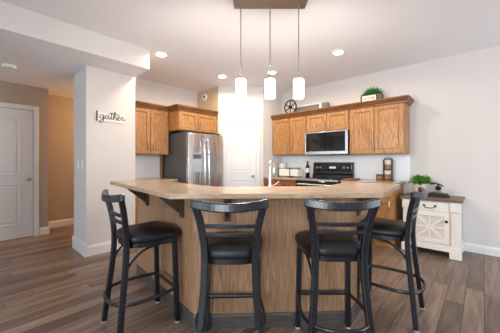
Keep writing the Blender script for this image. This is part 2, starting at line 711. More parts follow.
baseboard('baseboard_back', [(3.4, 4.55), (-0.90, 4.55)])
baseboard('baseboard_stub', [(-3.74, 1.648), (-3.74, 1.026), (-4.3, 1.026)], 1.25)
baseboard('baseboard_hall', [(-5.87, 0.93), (-5.41, 0.93), (-5.41, 0.812)][::1], 1.1)
baseboard('baseboard_hall_end', [(-5.87, 2.75), (-5.87, 0.93)], 1.1)
baseboard('baseboard_hall_left', [(-5.41, -0.16), (-5.41, -3.2)], 1.1)
baseboard('baseboard_right', [(3.4, 1.95), (3.4, -3.2)][::-1])
# plinth block wrapping the stub wall's hall corner
wbox('trim_1', M['trim'], -4.31, -3.722, 1.008, 1.035, 0, 0.165)


# ------------------------------------------------------------------ doors
def arch(x0, x1, z0, z1, rise, n=12):
    pts = [(x0, z0), (x1, z0), (x1, z1 - rise)]
    for k in range(1, n):
        t = k / n
        x = x1 + (x0 - x1) * t
        s = 2 * t - 1
        pts.append((x, z1 - rise + rise * (1 - s * s)))
    pts.append((x0, z1 - rise))
    return pts


def panel_door(name, loc, rot, w, h, casing, knob_side, hinges):
    """two-panel door with an arched top panel; local x across the opening from 0, front at y = 0 facing -y"""
    e = struct_empty(name, loc, rot)
    bm = new()
    box(bm, 0, w, -0.006, 0.02, 0.012, h)
    obj('door_leaf', bm, M['door'], e, bevel=0.002)
    st = 0.115 * w / 0.66 + 0.01
    for z0, z1, rise in ((1.0, h - 0.085, 0.085), (0.22, 0.86, 0.0)):
        poly = arch(st, w - st, z0, z1, rise) if rise else [(st, z0), (w - st, z0), (w - st, z1), (st, z1)]
        cx_, cz_ = w / 2, (z0 + z1) / 2
        k1 = 1 - 0.022 / (w / 2 - st)
        bm = new()
        lines = [(1.0, -0.006), (1.0, -0.013), ((1 + k1) / 2, -0.015), (k1 * 0.98, -0.0062), (k1 * 0.93, -0.0062), (k1 * 0.86, -0.012)]
        rows = []
        for k, y in lines:
            kz = 1 - (1 - k) * (w / 2 - st) / ((z1 - z0) / 2)
            rows.append([bm.verts.new((cx_ + (p[0] - cx_) * k, y, cz_ + (p[1] - cz_) * kz)) for p in poly])
        for a, b in zip(rows, rows[1:]):
            for i in range(len(poly)):
                j = (i + 1) % len(poly)
                bm.faces.new((a[i], a[j], b[j], b[i]))
        bm.faces.new(rows[-1])
        obj('door_panel', bm, M['door'], e)
    kx = w - 0.06 if knob_side > 0 else 0.06
    bm = new()
    lathe(bm, [(0.03, 0.006), (0.03, 0.012), (0.012, 0.016), (0.011, 0.035), (0.024, 0.042), (0.029, 0.055), (0.024, 0.068), (0.008, 0.072)], (kx, 0, 0.93), 18, 'Y')
    obj('door_knob', bm, M['nickel'], e, smooth=True)
    hx = 0.0 if knob_side > 0 else w
    for z in hinges:
        bm = new()
        box(bm, hx - 0.008, hx + 0.008, -0.016, 0.0, z - 0.045, z + 0.045)
        obj('hinge', bm, M['nickel'], e)
    c = casing
    bm = new()
    g = 0.006
    for (x0, x1, z0, z1) in ((-g - c, -g, 0, h + g + c), (w + g, w + g + c, 0, h + g + c), (-g, w + g, h + g, h + g + c)):
        box(bm, x0, x1, -0.02, 0.0, z0, z1)
        box(bm, x0 + (0.012 if z1 - z0 > 1 or 1 else 0), x1 - 0.012, -0.026, -0.018, z0 + 0.0, z1 - 0.012)
    obj('door_casing', bm, M['trim'], e, bevel=0.003)
    return e


rot45 = math.atan2(dg.y, dg.x)
L = (P2 - P1).length
w1 = 0.572
s0 = (L - w1) / 2 + 0.008
o = P1 + dg * s0
panel_door('door_1', (o.x, o.y, 0), rot45, w1, 1.985, 0.066, 1, (1.78, 1.05, 0.3))
panel_door('door_2', (-5.41, -0.085, 0), PI / 2, 0.815, 2.03, 0.07, 1, (1.8, 1.05, 0.3))


# ------------------------------------------------------------------ kitchen cabinets
def pull(parent, x, y, z, vertical=True, ln=0.11):
    bm = new()
    d = Vector((0, 0, 1)) if vertical else Vector((1, 0, 0))
    c = Vector((x, y, z))
    out = Vector((0, -1, 0))
    a, b = c - d * ln / 2, c + d * ln / 2
    pts = spline([a, a + out * 0.022 + d * 0.008, c + out * 0.03, b + out * 0.022 - d * 0.008, b], 5)
    tube(bm, pts, 0.007, 8)
    return obj('handle', bm, M['nickel'], parent, smooth=True)


def shaker(name, parent, x0, x1, z0, z1, m_frame, m_panel, fr=0.058, th=0.02, y=0.0):
    bm = new()
    box(bm, x0, x0 + fr, y - th, y, z0, z1)
    box(bm, x1 - fr, x1, y - th, y, z0, z1)
    box(bm, x0 + fr, x1 - fr, y - th, y, z1 - fr, z1)
    box(bm, x0 + fr, x1 - fr, y - th, y, z0, z0 + fr)
    # sloped inner edge down to the sunk panel
    rows = []
    for k, yy in ((0.0, y - th), (0.006, y - th + 0.012), (0.016, y - th + 0.014)):
        rows.append([bm.verts.new(p) for p in ((x0 + fr + k, yy, z0 + fr + k), (x1 - fr - k, yy, z0 + fr + k), (x1 - fr - k, yy, z1 - fr - k), (x0 + fr + k, yy, z1 - fr - k))])
    for p, q in zip(rows, rows[1:]):
        for i in range(4):
            j = (i + 1) % 4
            bm.faces.new((p[i], p[j], q[j], q[i]))
    bm.faces.new(rows[-1])
    return obj(name, bm, m_frame, parent, bevel=0.0025)


def upper_cabinet(label, loc, rot, edges, z0, z1, depth, group, handle_low=True, pair=True):
    """local x = 0 at the unit's left; edges = door boundaries"""
    t = thing('wall_cabinet', label, 'cabinet', loc, rot, group)
    w = edges[-1]
    bm = new()
    box(bm, 0.002, w - 0.002, 0, depth, z0, z1)
    obj('body', bm, M['oak'], t, bevel=0.002)
    for i, (a, b) in enumerate(zip(edges, edges[1:])):
        d = shaker('door', t, a + (0.014 if a == edges[0] else 0.005), b - (0.014 if b == edges[-1] else 0.005), z0 + 0.012, z1 - 0.03, M['oak'], M['oak'])
        hx = b - 0.045 if i % 2 == 0 else a + 0.045
        pull(d, hx, -0.02, z0 + 0.012 + (0.12 if z1 - z0 > 0.5 else 0.085), True, 0.115 if z1 - z0 > 0.5 else 0.1)
    return t


UY = 4.22
G1 = 'oak wall cabinets in the kitchen'
upper_cabinet('oak wall cabinet with two doors, between the pantry door and the microwave', (-3.2, UY, 0), 0, [0, 0.415, 0.778], 1.345, 2.08, 0.325, G1)
upper_cabinet('short oak wall cabinet directly above the microwave', (-2.42, UY, 0), 0, [0, 0.395, 0.785], 1.735, 2.08, 0.325, G1)
upper_cabinet('oak wall cabinet with two doors, under the potted plant crate', (-1.633, UY, 0), 0, [0, 0.385, 0.795], 1.325, 2.08, 0.325, G1)
upper_cabinet('oak wall cabinet with two doors, beside the stub wall left of the refrigerator', (-4.176, 1.66, 0), PI / 2, [0, 0.43, 0.775], 1.335, 2.12, 0.325, G1)
upper_cabinet('deep short oak wall cabinet above the refrigerator', (-3.888, 2.44, 0), PI / 2, [0, 0.41, 0.852], 1.755, 2.12, 0.615, G1)

# crown mouldings: one continuous run over each row
CP = [(-0.002, 0), (0.016, 0), (0.02, 0.02), (0.034, 0.034), (0.048, 0.06), (0.06, 0.066), (0.06, 0.086), (-0.002, 0.086)]


def crown(name, label, path, z, m):
    bm = new()
    sweep(bm, path, [(a, b + z) for a, b in CP])
    # flat dust top
    o = obj(name, bm, m)
    return tag(o, label, 'moulding')


crown('crown_moulding', 'dark oak crown moulding along the cabinets above the stove', [(-0.838, 4.545), (-0.838, 4.2), (-3.2, 4.2)], 2.055, M['crown'])
crown('crown_moulding', 'dark oak crown moulding stepping out over the cabinets by the refrigerator',
      [(-3.868, 3.29), (-3.868, 2.437), (-4.156, 2.437), (-4.156, 1.66)], 2.095, M['crown_y'])

# end panel beside the refrigerator
bm = new()
box(bm, -4.503, -4.43, 2.437, 2.455, 0.0, 1.334)
tag(obj('end_panel', bm, M['oak']), 'narrow oak end panel standing between tile backsplash and refrigerator side', 'panel')


def base_cabinet(label, loc, rot, w, depth, fronts, m, group, ends=True):
    """fronts: list of (x0, x1, kind) with kind 'drawer_door' / 'door' / 'drawers'"""
    t = thing('base_cabinet', label, 'cabinet', loc, rot, group)
    bm = new()
    box(bm, 0, w, 0.0, depth, 0.1, 0.873)
    box(bm, 0.01, w - 0.01, 0.06, depth, 0.0, 0.1)
    obj('body', bm, m, t, bevel=0.002)
    for x0, x1 in fronts:
        b = new()
        box(b, x0 + 0.012, x1 - 0.012, -0.02, 0, 0.715, 0.855)
        d = obj('drawer', b, m, t, bevel=0.005)
        pull(d, (x0 + x1) / 2, -0.02, 0.785, False)
        dd = shaker('door', t, x0 + 0.012, x1 - 0.012, 0.115, 0.69, m, m)
        pull(dd, x1 - 0.045, -0.02, 0.6, True)
    return t


G2 = 'oak base cabinets in the kitchen'
base_cabinet('reddish oak base cabinet with drawer, left of the stove', (-3.2, 3.94, 0), 0, 0.748, 0.605, [(0, 0.748)], M['red_oak'], G2)
base_cabinet('oak base cabinet with drawer above door, right of the stove', (-1.652, 3.94, 0), 0, 0.732, 0.605, [(0, 0.36), (0.36, 0.732)], M['oak'], G2)
base_cabinet('oak base cabinet under the counter beside the refrigerator', (-3.9, 1.655, 0), PI / 2, 0.78, 0.6, [(0, 0.39), (0.39, 0.78)], M['oak'], G2)


def counter(label, poly, z0=0.875, z1=0.915):
    bm = new()
    prism(bm, poly, z0, z1)
    return tag(obj('countertop', bm, M['counter'], bevel=0.006), label, 'countertop')


counter('tan laminate countertop left of the stove', [(-3.205, 3.91), (-2.45, 3.91), (-2.45, 4.545), (-3.205, 4.545)])
counter('tan laminate countertop right of the stove, below the outlet', [(-1.655, 3.91), (-0.895, 3.91), (-0.895, 4.545), (-1.655, 4.545)])
counter('tan laminate countertop beside the grey refrigerator side', [(-4.502, 1.652), (-3.87, 1.652), (-3.87, 2.435), (-4.502, 2.435)])

bm = new()
box(bm, -3.2, -0.835, 4.534, 4.549, 0.9155, 1.322)
tag(obj('backsplash', bm, M['tile']), 'white tile backsplash behind the stove', 'backsplash')
bm = new()
box(bm, -4.505, -4.492, 1.65, 2.435, 0.9155, 1.333)
tag(obj('backsplash', bm, M['tile']), 'white tile backsplash between the stub wall and the refrigerator', 'backsplash')


def cover_plate(name, label, cat, loc, rot, kind, w=0.072, h=0.116):
    t = thing(name, label, cat, loc, rot)
    bm = new()
    box(bm, -w / 2, w / 2, -0.006, 0, -h / 2, h / 2)
    obj('plate', bm, M['white_plastic'], t, bevel=0.003)
    if kind == 'outlet':
        for z in (-0.022, 0.022):
            bm = new()
            box(bm, -0.017, 0.017, -0.009, -0.005, z - 0.015, z + 0.015)
            box(bm, -0.008, -0.005, -0.0095, -0.009, z - 0.006, z + 0.006)
            obj('socket', bm, M['white_plastic'], t, bevel=0.002)
    else:
        bm = new()
        box(bm, -0.016, 0.016, -0.011, -0.005, -0.033, 0.033)
        obj('rocker', bm, M['white_plastic'], t, bevel=0.002)
    return t


cover_plate('outlet', 'white outlet on the tile below the right oak wall cabinet', 'outlet', (-1.24, 4.534, 1.15), 0, 'outlet')
cover_plate('outlet', 'white outlet on the tile left of the refrigerator', 'outlet', (-4.492, 2.2, 1.1), PI / 2, 'outlet')
cover_plate('light_switch', 'white light switch on the stub wall side, nearer the room corner', 'switch', (-3.885, 1.026, 1.165), 0, 'switch')
cover_plate('light_switch', 'white light switch on the stub wall side, deeper in the hall', 'switch', (-4.08, 1.026, 1.165), 0, 'switch')

# ------------------------------------------------------------------ refrigerator
t = thing('refrigerator', 'stainless side-by-side refrigerator with ice dispenser and grey sides', 'refrigerator', (-3.72, 2.487, 0), PI / 2)
FW, FH = 0.76, 1.715
bm = new()
box(bm, 0, FW, 0, 0.76, 0.03, FH)
box(bm, 0.02, FW - 0.02, 0.02, 0.7, 0, 0.03)
obj('body', bm, M['fridge_side'], t, bevel=0.006)
split = 0.35


def fridge_door(x0, x1):
    bm = new()
    n = 8
    pts = [(x0, 0.0)]
    for k in range(n + 1):
        s = k / n
        pts.append((x0 + (x1 - x0) * s, -0.062 - 0.012 * (1 - (2 * s - 1) ** 2)))
    pts.append((x1, 0.0))
    prism(bm, pts, 0.06, FH - 0.02)
    return obj('door', bm, M['steel'], t, bevel=0.006, smooth=True)


d1 = fridge_door(0.004, split - 0.003)
d2 = fridge_door(split + 0.003, FW - 0.004)
for d, x in ((d1, split - 0.045), (d2, split + 0.045)):
    bm = new()
    tube(bm, spline([(x, -0.07, 1.60), (x, -0.11, 1.56), (x, -0.128, 1.3), (x, -0.132, 1.05), (x, -0.128, 0.8), (x, -0.11, 0.55), (x, -0.07, 0.51)], 6), 0.014, 10)
    obj('handle', bm, M['chrome'], d, smooth=True)
bm = new()
box(bm, 0.075, 0.275, -0.081, -0.066, 1.03, 1.35)
dsp = obj('dispenser', bm, M['dispenser'], d1, bevel=0.004)
bm = new()
box(bm, 0.09, 0.26, -0.083, -0.078, 1.26, 1.335)
obj('control_panel', bm, M['fridge_side'], d1)
for x in (0.05, FW - 0.05):
    bm = new()
    box(bm, x - 0.03, x + 0.03, -0.03, 0.09, FH, FH + 0.018)
    obj('hinge_cap', bm, M['dark_plastic'], t, bevel=0.004)

# ------------------------------------------------------------------ microwave
t = thing('microwave', 'stainless over-range microwave hung under the short oak cabinet', 'microwave', (-2.418, 4.15, 1.325), 0)
MW, MH = 0.78, 0.405
bm = new()
box(bm, 0, MW, 0.03, 0.385, 0.012, MH)
obj('body', bm, M['dark_plastic'], t, bevel=0.004)
bm = new()
box(bm, 0, MW, 0, 0.03, 0.012, 0.062)
box(bm, 0, MW, 0, 0.03, MH - 0.018, MH)
box(bm, 0, 0.02, 0, 0.03, 0.062, MH - 0.018)
box(bm, MW - 0.04, MW, 0, 0.03, 0.062, MH - 0.018)
d = obj('door', bm, M['steel'], t, bevel=0.002)
bm = new()
box(bm, 0.02, MW - 0.04, 0.004, 0.03, 0.062, MH - 0.018)
obj('door_glass', bm, M['black_gloss'], d)
bm = new()
box(bm, 0.05, MW - 0.05, 0.01, 0.36, 0.0, 0.013)
obj('vent_grille', bm, M['dark_plastic'], t)
# ------------------------------------------------------------------ stove
t = thing('stove', 'black electric stove with glass cooktop and control backguard', 'stove', (-2.436, 3.89, 0), 0)
SW = 0.768
bm = new()
box(bm, 0, SW, 0.0, 0.63, 0.09, 0.905)
box(bm, 0.03, SW - 0.03, 0.05, 0.6, 0, 0.09)
obj('body', bm, M['black_enamel'], t, bevel=0.003)
bm = new()
box(bm, 0.0, SW, -0.02, 0.57, 0.905, 0.921)
ck = obj('cooktop', bm, M['black_gloss'], t, bevel=0.004)
for x, y, r in ((0.2, 0.14, 0.1), (0.57, 0.14, 0.085), (0.2, 0.41, 0.075), (0.57, 0.41, 0.1)):
    bm = new()
    lathe(bm, [(r, 0.9205), (r, 0.9215)], (x, y, 0), 28)
    obj('burner_ring', bm, M['dark_plastic'], ck)
bm = new()
box(bm, 0, SW, -0.034, -0.02, 0.893, 0.9205)
obj('front_trim', bm, M['steel'], ck, bevel=0.002)
bm = new()
box(bm, 0.004, SW - 0.004, -0.035, 0.0, 0.28, 0.885)
od = obj('oven_door', bm, M['black_gloss'], t, bevel=0.004)
bm = new()
tube(bm, [(0.06, -0.035, 0.82), (0.06, -0.075, 0.83), (SW - 0.06, -0.075, 0.83), (SW - 0.06, -0.035, 0.82)], 0.014, 10)
obj('handle', bm, M['steel'], od, smooth=True)
bm = new()
box(bm, 0.004, SW - 0.004, -0.03, 0, 0.1, 0.265)
obj('storage_drawer', bm, M['black_enamel'], t, bevel=0.004)
bm = new()
plate_pts = [(0.57, 0.905), (0.57, 0.97), (0.60, 1.0), (0.612, 1.19), (0.635, 1.2), (0.635, 0.905)]
for_pts = [(y, z) for y, z in plate_pts]
a = [bm.verts.new((0, y, z)) for y, z in for_pts]
b = [bm.verts.new((SW, y, z)) for y, z in for_pts]
bm.faces.new(a)
bm.faces.new(b[::-1])
for i in range(len(a)):
    j = (i + 1) % len(a)
    bm.faces.new((a[i], b[i], b[j], a[j]))
bg = obj('backguard', bm, M['black_enamel'], t, bevel=0.004)
bm = new()
box(bm, 0.03, SW - 0.03, 0.596, 0.612, 1.035, 1.165)
obj('control_panel', bm, M['black_gloss'], bg, bevel=0.006)
for x in (0.09, 0.165, SW - 0.165, SW - 0.09):
    bm = new()
    lathe(bm, [(0.024, 0.0), (0.024, 0.012), (0.017, 0.03), (0.012, 0.031)], (x, 0.597, 1.1), 18, 'Y')
    obj('knob', bm, M['nickel'], bg, smooth=True)
bm = new()
box(bm, 0.33, 0.45, 0.5935, 0.597, 1.085, 1.12)
obj('clock_display', bm, M['display'], bg)

# ------------------------------------------------------------------ the breakfast bar
BAR_ORIGIN = (0.17, 1.95)


def room_xy(x, d):
    return (0.740 * x - 0.672 * d, 0.672 * x + 0.741 * d)


def bl(p):
    return (p[0] - BAR_ORIGIN[0], p[1] - BAR_ORIGIN[1])


bo = room_xy(*BAR_ORIGIN)
outer = [bl(p) for p in ((-1.475, 2.716), (-0.511, 1.62), (0.866, 1.68), (1.348, 2.32))]


def band(t0, t1, cut0=0.0, cut1=0.0):
    a, b = offset_line(outer, t0), offset_line(outer, t1)
    d0 = (Vector(outer[1]) - Vector(outer[0])).normalized() * cut0
    d1 = (Vector(outer[2]) - Vector(outer[3])).normalized() * cut1
    for L_ in (a, b):
        L_[0] = L_[0] + d0
        L_[-1] = L_[-1] + d1
    return a, b


t = thing('breakfast_bar', 'angled wood-panelled breakfast bar base behind the four stools', 'bar', (bo[0], bo[1], 0), YAW)
a, b = band(0.24, 0.44, 0.13, 0.04)
# one panel per face, then the baseboard
for i in range(3):
    bm = new()
    prism(bm, [a[i], a[i + 1], b[i + 1], b[i]], 0.0, 0.9655)
    obj('panel', bm, M['panel'], t)
bm = new()
sweep(bm, [tuple(p) for p in reversed(a)], [(-0.001, 0.0), (0.014, 0.0), (0.014, 0.085), (0.008, 0.1), (-0.001, 0.1)])
obj('base_plinth', bm, M['plinth'], t, label='grey-stained plinth board')


def bracket(seg, s):
    """triangular gusset at distance s along face seg"""
    p, q = Vector(a[seg]), Vector(a[seg + 1])
    d = (q - p).normalized()
    n = Vector((d.y, -d.x))
    c = p + d * s
    w = 0.022
    bm = new()

    def P(off, out, z):
        v = c + d * off + n * out
        return bm.verts.new((v.x, v.y, z))
    poly = [(0.0, 0.9655), (0.19, 0.9655), (0.19, 0.945), (0.02, 0.80), (0.0, 0.80)]
    A_ = [P(-w / 2, o_, z) for o_, z in poly]
    B_ = [P(w / 2, o_, z) for o_, z in poly]
    bm.faces.new(A_)
    bm.faces.new(B_[::-1])
    for i in range(len(poly)):
        j = (i + 1) % len(poly)
        bm.faces.new((A_[i], B_[i], B_[j], A_[j]))
    pl = [P(o1, o2, z) for z in (0.775, 0.9655) for o1, o2 in ((-0.024, 0.0), (0.024, 0.0), (0.024, 0.02), (-0.024, 0.02))]
    for f in ((0, 1, 2, 3), (4, 5, 6, 7), (0, 1, 5, 4), (1, 2, 6, 5), (2, 3, 7, 6), (3, 0, 4, 7)):
        bm.faces.new([pl[i] for i in f])
    obj('bracket', bm, M['bracket'], t, label='dark stained triangular bracket')


l0 = (Vector(a[1]) - Vector(a[0])).length
l1 = (Vector(a[2]) - Vector(a[1])).length
l2 = (Vector(a[3]) - Vector(a[2])).length
bracket(0, 0.3)
bracket(0, l0 - 0.17)
bracket(1, 0.24)
bracket(1, l1 - 0.3)
bracket(2, 0.2)

top_a, top_b = band(0.0, 0.47)
t = thing('bar_countertop', 'raised tan wood-look countertop of the breakfast bar', 'countertop', (bo[0], bo[1], 0.966), YAW)
bm = new()
prism(bm, [tuple(p) for p in top_a] + [tuple(p) for p in reversed(top_b)], 0.0, 0.035)
obj('slab', bm, M['counter'], t, bevel=0.004)

# the lower sink run on the kitchen side
t = thing('sink_counter', 'lower sink countertop on the kitchen side of the breakfast bar', 'countertop', (bo[0], bo[1], 0.875), YAW)
a1, b1 = band(0.445, 1.0, 0.32, 0.04)
bm = new()
prism(bm, [tuple(p) for p in a1] + [tuple(p) for p in reversed(b1)], 0.0, 0.04)
obj('slab', bm, M['counter'], t, bevel=0.004)
t = thing('sink_cabinet', 'oak sink cabinet run under the lower counter of the bar', 'cabinet', (bo[0], bo[1], 0), YAW)
a2, b2 = band(0.445, 0.97, 0.34, 0.05)
for i in range(3):
    bm = new()
    prism(bm, [a2[i], a2[i + 1], b2[i + 1], b2[i]], 0.0, 0.874)
    obj('body', bm, M['oak'], t)

# faucet
fx, fy = room_xy(0.178, 2.33)
t = thing('faucet', 'chrome gooseneck kitchen faucet rising behind the bar top', 'faucet', (fx, fy, 0.915), YAW + 0.35)
bm = new()
lathe(bm, [(0.028, 0), (0.028, 0.012), (0.019, 0.02), (0.016, 0.09), (0.013, 0.1), (0.013, 0.2)], (0, 0, 0), 18)
obj('base', bm, M['chrome'], t, smooth=True)
bm = new()
tube(bm, spline([(0, 0, 0.19), (0, 0, 0.25), (0.012, 0.015, 0.285), (0.045, 0.05, 0.3), (0.075, 0.085, 0.275), (0.083, 0.095, 0.235), (0.083, 0.095, 0.18)], 6), 0.0095, 12)
obj('spout', bm, M['chrome'], t, smooth=True)
bm = new()
tube(bm, [(0.018, -0.005, 0.07), (0.055, -0.01, 0.085), (0.085, -0.015, 0.11)], 0.007, 8)
obj('lever', bm, M['chrome'], t, smooth=True)


# ------------------------------------------------------------------ bar stools
def make_stool():
    t = thing('bar_stool', '', 'stool')
    blk = M['black']
    # seat cushion: a rounded trapezoid, dished in the middle
    def seat_outline(k, n=40):
        pts = []
        for i in range(n):
            a_ = 2 * PI * i / n
            c, q = math.cos(a_), math.sin(a_)
            e = 0.52
            x = math.copysign(abs(c) ** e, c)
            y = math.copysign(abs(q) ** e, q)
            half = 0.168 + 0.062 * (y + 1) / 2
            pts.append((x * half * k, y * 0.2025 * k + 0.0545))
        return pts
    bm = new()
    rows = []
    for k, z in ((0.93, 0.640), (0.985, 0.647), (1.0, 0.660), (0.985, 0.678), (0.92, 0.693), (0.76, 0.708), (0.5, 0.718), (0.22, 0.722)):
        row = []
        for x, y in seat_outline(k):
            up = 0.01 * max(0, -y / 0.13) if z > 0.67 else 0.0
            row.append(bm.verts.new((x, y, z + up)))
        rows.append(row)
    n = len(rows[0])
    bm.faces.new(rows[0][::-1])
    for p, q in zip(rows, rows[1:]):
        for i in range(n):
            j = (i + 1) % n
            bm.faces.new((p[i], p[j], q[j], q[i]))
    bm.faces.new(rows[-1])
    obj('seat', bm, M['vinyl'], t, smooth='all', label='black vinyl cushion')
    bm = new()
    o1, o2 = seat_outline(0.94), seat_outline(0.8)
    r = [[bm.verts.new((x, y, z)) for x, y in o_] for o_, z in ((o1, 0.610), (o1, 0.641), (o2, 0.641), (o2, 0.610))]
    for i in range(4):
        p, q = r[i], r[(i + 1) % 4]
        for k in range(n):
            j = (k + 1) % n
            bm.faces.new((p[k], p[j], q[j], q[k]))
    obj('seat_frame', bm, blk, t, smooth=True)
    rear = []
    for s in (-1, 1):
        # front legs: square tube, nearly upright
        bm = new()
        bar4(bm, [(s * 0.182, 0.207, 0.012), (s * 0.172, 0.19, 0.636)], 0.034, 0.034, (1, 0, 0))
        lg = obj('leg', bm, blk, t, bevel=0.004)
        bm = new()
        lathe(bm, [(0.014, 0.0), (0.018, 0.004), (0.018, 0.014)], (s * 0.182, 0.207, 0), 12)
        obj('glide', bm, M['glide'], lg, label='pale plastic foot glide')
        # rear posts: splayed foot, waist at the seat, leaning back at the top
        pts = spline([(s * 0.186, -0.2, 0.012), (s * 0.168, -0.177, 0.22), (s * 0.150, -0.152, 0.45), (s * 0.143, -0.141, 0.62),
                      (s * 0.148, -0.147, 0.74), (s * 0.166, -0.164, 0.86), (s * 0.189, -0.187, 0.958)], 5)
        bm = new()
        bar4(bm, pts, 0.034, 0.04, (0, 1, 0))
        lg = obj('back_post', bm, blk, t, bevel=0.006)
        bm = new()
        lathe(bm, [(0.014, 0.0), (0.019, 0.004), (0.019, 0.014)], (s * 0.186, -0.2, 0), 12)
        obj('glide', bm, M['glide'], lg, label='pale plastic foot glide')
        # arched brace under the seat
        bm = new()
        tube(bm, spline([(s * 0.152, -0.145, 0.47), (s * 0.155, -0.10, 0.535), (s * 0.16, -0.02, 0.592), (s * 0.168, 0.10, 0.613)], 6), 0.008, 8)
        obj('brace', bm, blk, t, smooth=True)
        del rear[:]
    # ladder back
    for z, w, hh in ((0.842, 0.162, 0.024), (0.792, 0.152, 0.024)):
        yy = -0.145 - (z - 0.74) * 0.2
        bm = new()
        bar4(bm, spline([(-w, yy, z), (-w * 0.5, yy - 0.012, z), (0, yy - 0.016, z), (w * 0.5, yy - 0.012, z), (w, yy, z)], 4), hh, 0.016, (0, 0, 1))
        obj('back_slat', bm, blk, t, bevel=0.004)
    bm = new()
    bar4(bm, [(0.213 * k / 9, -0.232 + 0.052 * (k / 9) ** 2, 0.953 + 0.018 * (k / 9) ** 2) for k in range(-9, 10)], 0.05, 0.03, (0, 0.1, 1))
    obj('top_rail', bm, blk, t, bevel=0.007)
    # foot ring: straight at the front, rounded behind the rear posts
    z = 0.258
    bm = new()
    loop = [(-0.177, 0.200, z), (-0.06, 0.2, z), (0.06, 0.2, z), (0.177, 0.200, z)]
    tube(bm, [(-0.177, 0.200, z), (0.177, 0.200, z)], 0.014, 10, 0.011, (0, 0, 1))
    tube(bm, spline([(0.177, 0.200, z), (0.195, 0.1, z), (0.203, 0.0, z), (0.198, -0.1, z), (0.165, -0.172, z), (0.09, -0.22, z), (0, -0.232, z),
                     (-0.09, -0.22, z), (-0.165, -0.172, z), (-0.198, -0.1, z), (-0.203, 0, z), (-0.195, 0.1, z), (-0.177, 0.2, z)], 5), 0.013, 10, 0.010, (0, 0, 1))
    obj('foot_ring', bm, blk, t, smooth=True)
    return t


STOOLS = [
    ((-0.824, 1.933), (0.738, 0.674), 'black ladder-back bar stool pulled up side-on to the bar\'s left wing'),
    ((-0.118, 1.617), (-0.02, 1.0), 'black ladder-back bar stool seen from behind, nearer the bar\'s left corner'),
    ((0.526, 1.66), (0.0, 1.0), 'black ladder-back bar stool seen from behind, nearer the bar\'s right corner'),
    ((1.138, 2.095), (-0.774, 0.632), 'black ladder-back bar stool standing in front of the white cabinet'),
]
proto = None
for (p, fdir, lab) in STOOLS:
    if proto is None:
        s = proto = make_stool()
    else:
        s = copy_tree(proto)
    q = room_xy(*p)
    fr = room_xy(*fdir)
    s.location = (q[0], q[1], 0)
    s.rotation_euler = (0, 0, math.atan2(fr[1], fr[0]) - PI / 2)
    s['label'] = lab
    s['group'] = 'black bar stools around the breakfast bar'

# ------------------------------------------------------------------ white side cabinet
t = thing('side_cabinet', 'distressed white farmhouse cabinet with brown plank top against the wall', 'cabinet', (-0.86, 4.03, 0), 0)
CW, CH, CD = 0.668, 0.735, 0.5
bm = new()
box(bm, 0, CW, 0, CD, CH - 0.036, CH)
obj('top', bm, M['cab_top'], t, bevel=0.003, label='brown plank top')
bm = new()
box(bm, 0.035, CW - 0.035, 0.03, CD - 0.01, 0.09, CH - 0.036)
obj('body', bm, M['white_wash'], t, bevel=0.002)
bm = new()
box(bm, 0.015, CW - 0.015, 0.012, CD - 0.005, 0.075, 0.135)
box(bm, 0.024, CW - 0.024, 0.02, CD - 0.005, 0.135, 0.15)
for x0, x1 in ((0.01, 0.13), (CW - 0.13, CW - 0.01)):
    box(bm, x0, x1, 0.008, 0.08, 0, 0.095)
    box(bm, x0, x1, CD - 0.08, CD - 0.005, 0, 0.095)
obj('base', bm, M['white_wash'], t, bevel=0.003)
for x0 in (0.03, CW - 0.03 - 0.085):
    bm = new()
    box(bm, x0, x0 + 0.085, 0.02, 0.05, 0.15, CH - 0.036)
    box(bm, x0 - 0.008, x0 + 0.093, 0.008, 0.05, CH - 0.15, CH - 0.036)
    box(bm, x0 - 0.004, x0 + 0.089, 0.014, 0.05, CH - 0.16, CH - 0.15)
    for k in range(3):
        xx = x0 + 0.018 + k * 0.018
        box(bm, xx, xx + 0.008, 0.016, 0.03, 0.17, CH - 0.19)
    pil = obj('pilaster', bm, M['white_wash'], t, bevel=0.002)
    bm = new()
    xi = x0 + 0.0855 if x0 < 0.3 else x0 - 0.0065
    box(bm, xi, xi + 0.006, 0.022, 0.031, 0.155, CH - 0.165)
    box(bm, x0 - 0.002, x0 + 0.087, 0.017, 0.03, CH - 0.166, CH - 0.16)
    obj('glaze_line', bm, M['glaze'], pil, label='tan glaze line')
bm = new()
box(bm, 0.135, CW - 0.135, 0.014, 0.04, CH - 0.165, CH - 0.05)
dr = obj('drawer', bm, M['white_wash'], t, bevel=0.004)
bm = new()
hx = CW / 2
tube(bm, spline([(hx - 0.06, 0.008, CH - 0.098), (hx - 0.055, -0.01, CH - 0.108), (hx - 0.03, -0.018, CH - 0.122), (hx + 0.03, -0.018, CH - 0.122), (hx + 0.055, -0.01, CH - 0.108), (hx + 0.06, 0.008, CH - 0.098)], 5), 0.0055, 8)
for s in (-1, 1):
    lathe(bm, [(0.014, 0), (0.012, 0.012), (0.005, 0.016)], (hx + s * 0.06, 0.014, CH - 0.098), 12, 'Y')
obj('handle', bm, M['iron'], dr, smooth=True)
dx0, dx1, dz0, dz1 = 0.135, CW - 0.135, 0.165, CH - 0.185
bm = new()
fr = 0.045
box(bm, dx0, dx0 + fr, 0.01, 0.034, dz0, dz1)
box(bm, dx1 - fr, dx1, 0.01, 0.034, dz0, dz1)
box(bm, dx0 + fr, dx1 - fr, 0.01, 0.034, dz1 - fr, dz1)
box(bm, dx0 + fr, dx1 - fr, 0.01, 0.034, dz0, dz0 + fr)
dr = obj('door', bm, M['white_wash'], t, bevel=0.0025)
bm = new()
box(bm, dx0 + fr - 0.002, dx1 - fr + 0.002, 0.027, 0.034, dz0 + fr - 0.002, dz1 - fr + 0.002)
obj('door_panel', bm, M['aged_panel'], dr, label='sunk panel of warmer aged white')
ix0, ix1, iz0, iz1 = dx0 + fr, dx1 - fr, dz0 + fr, dz1 - fr
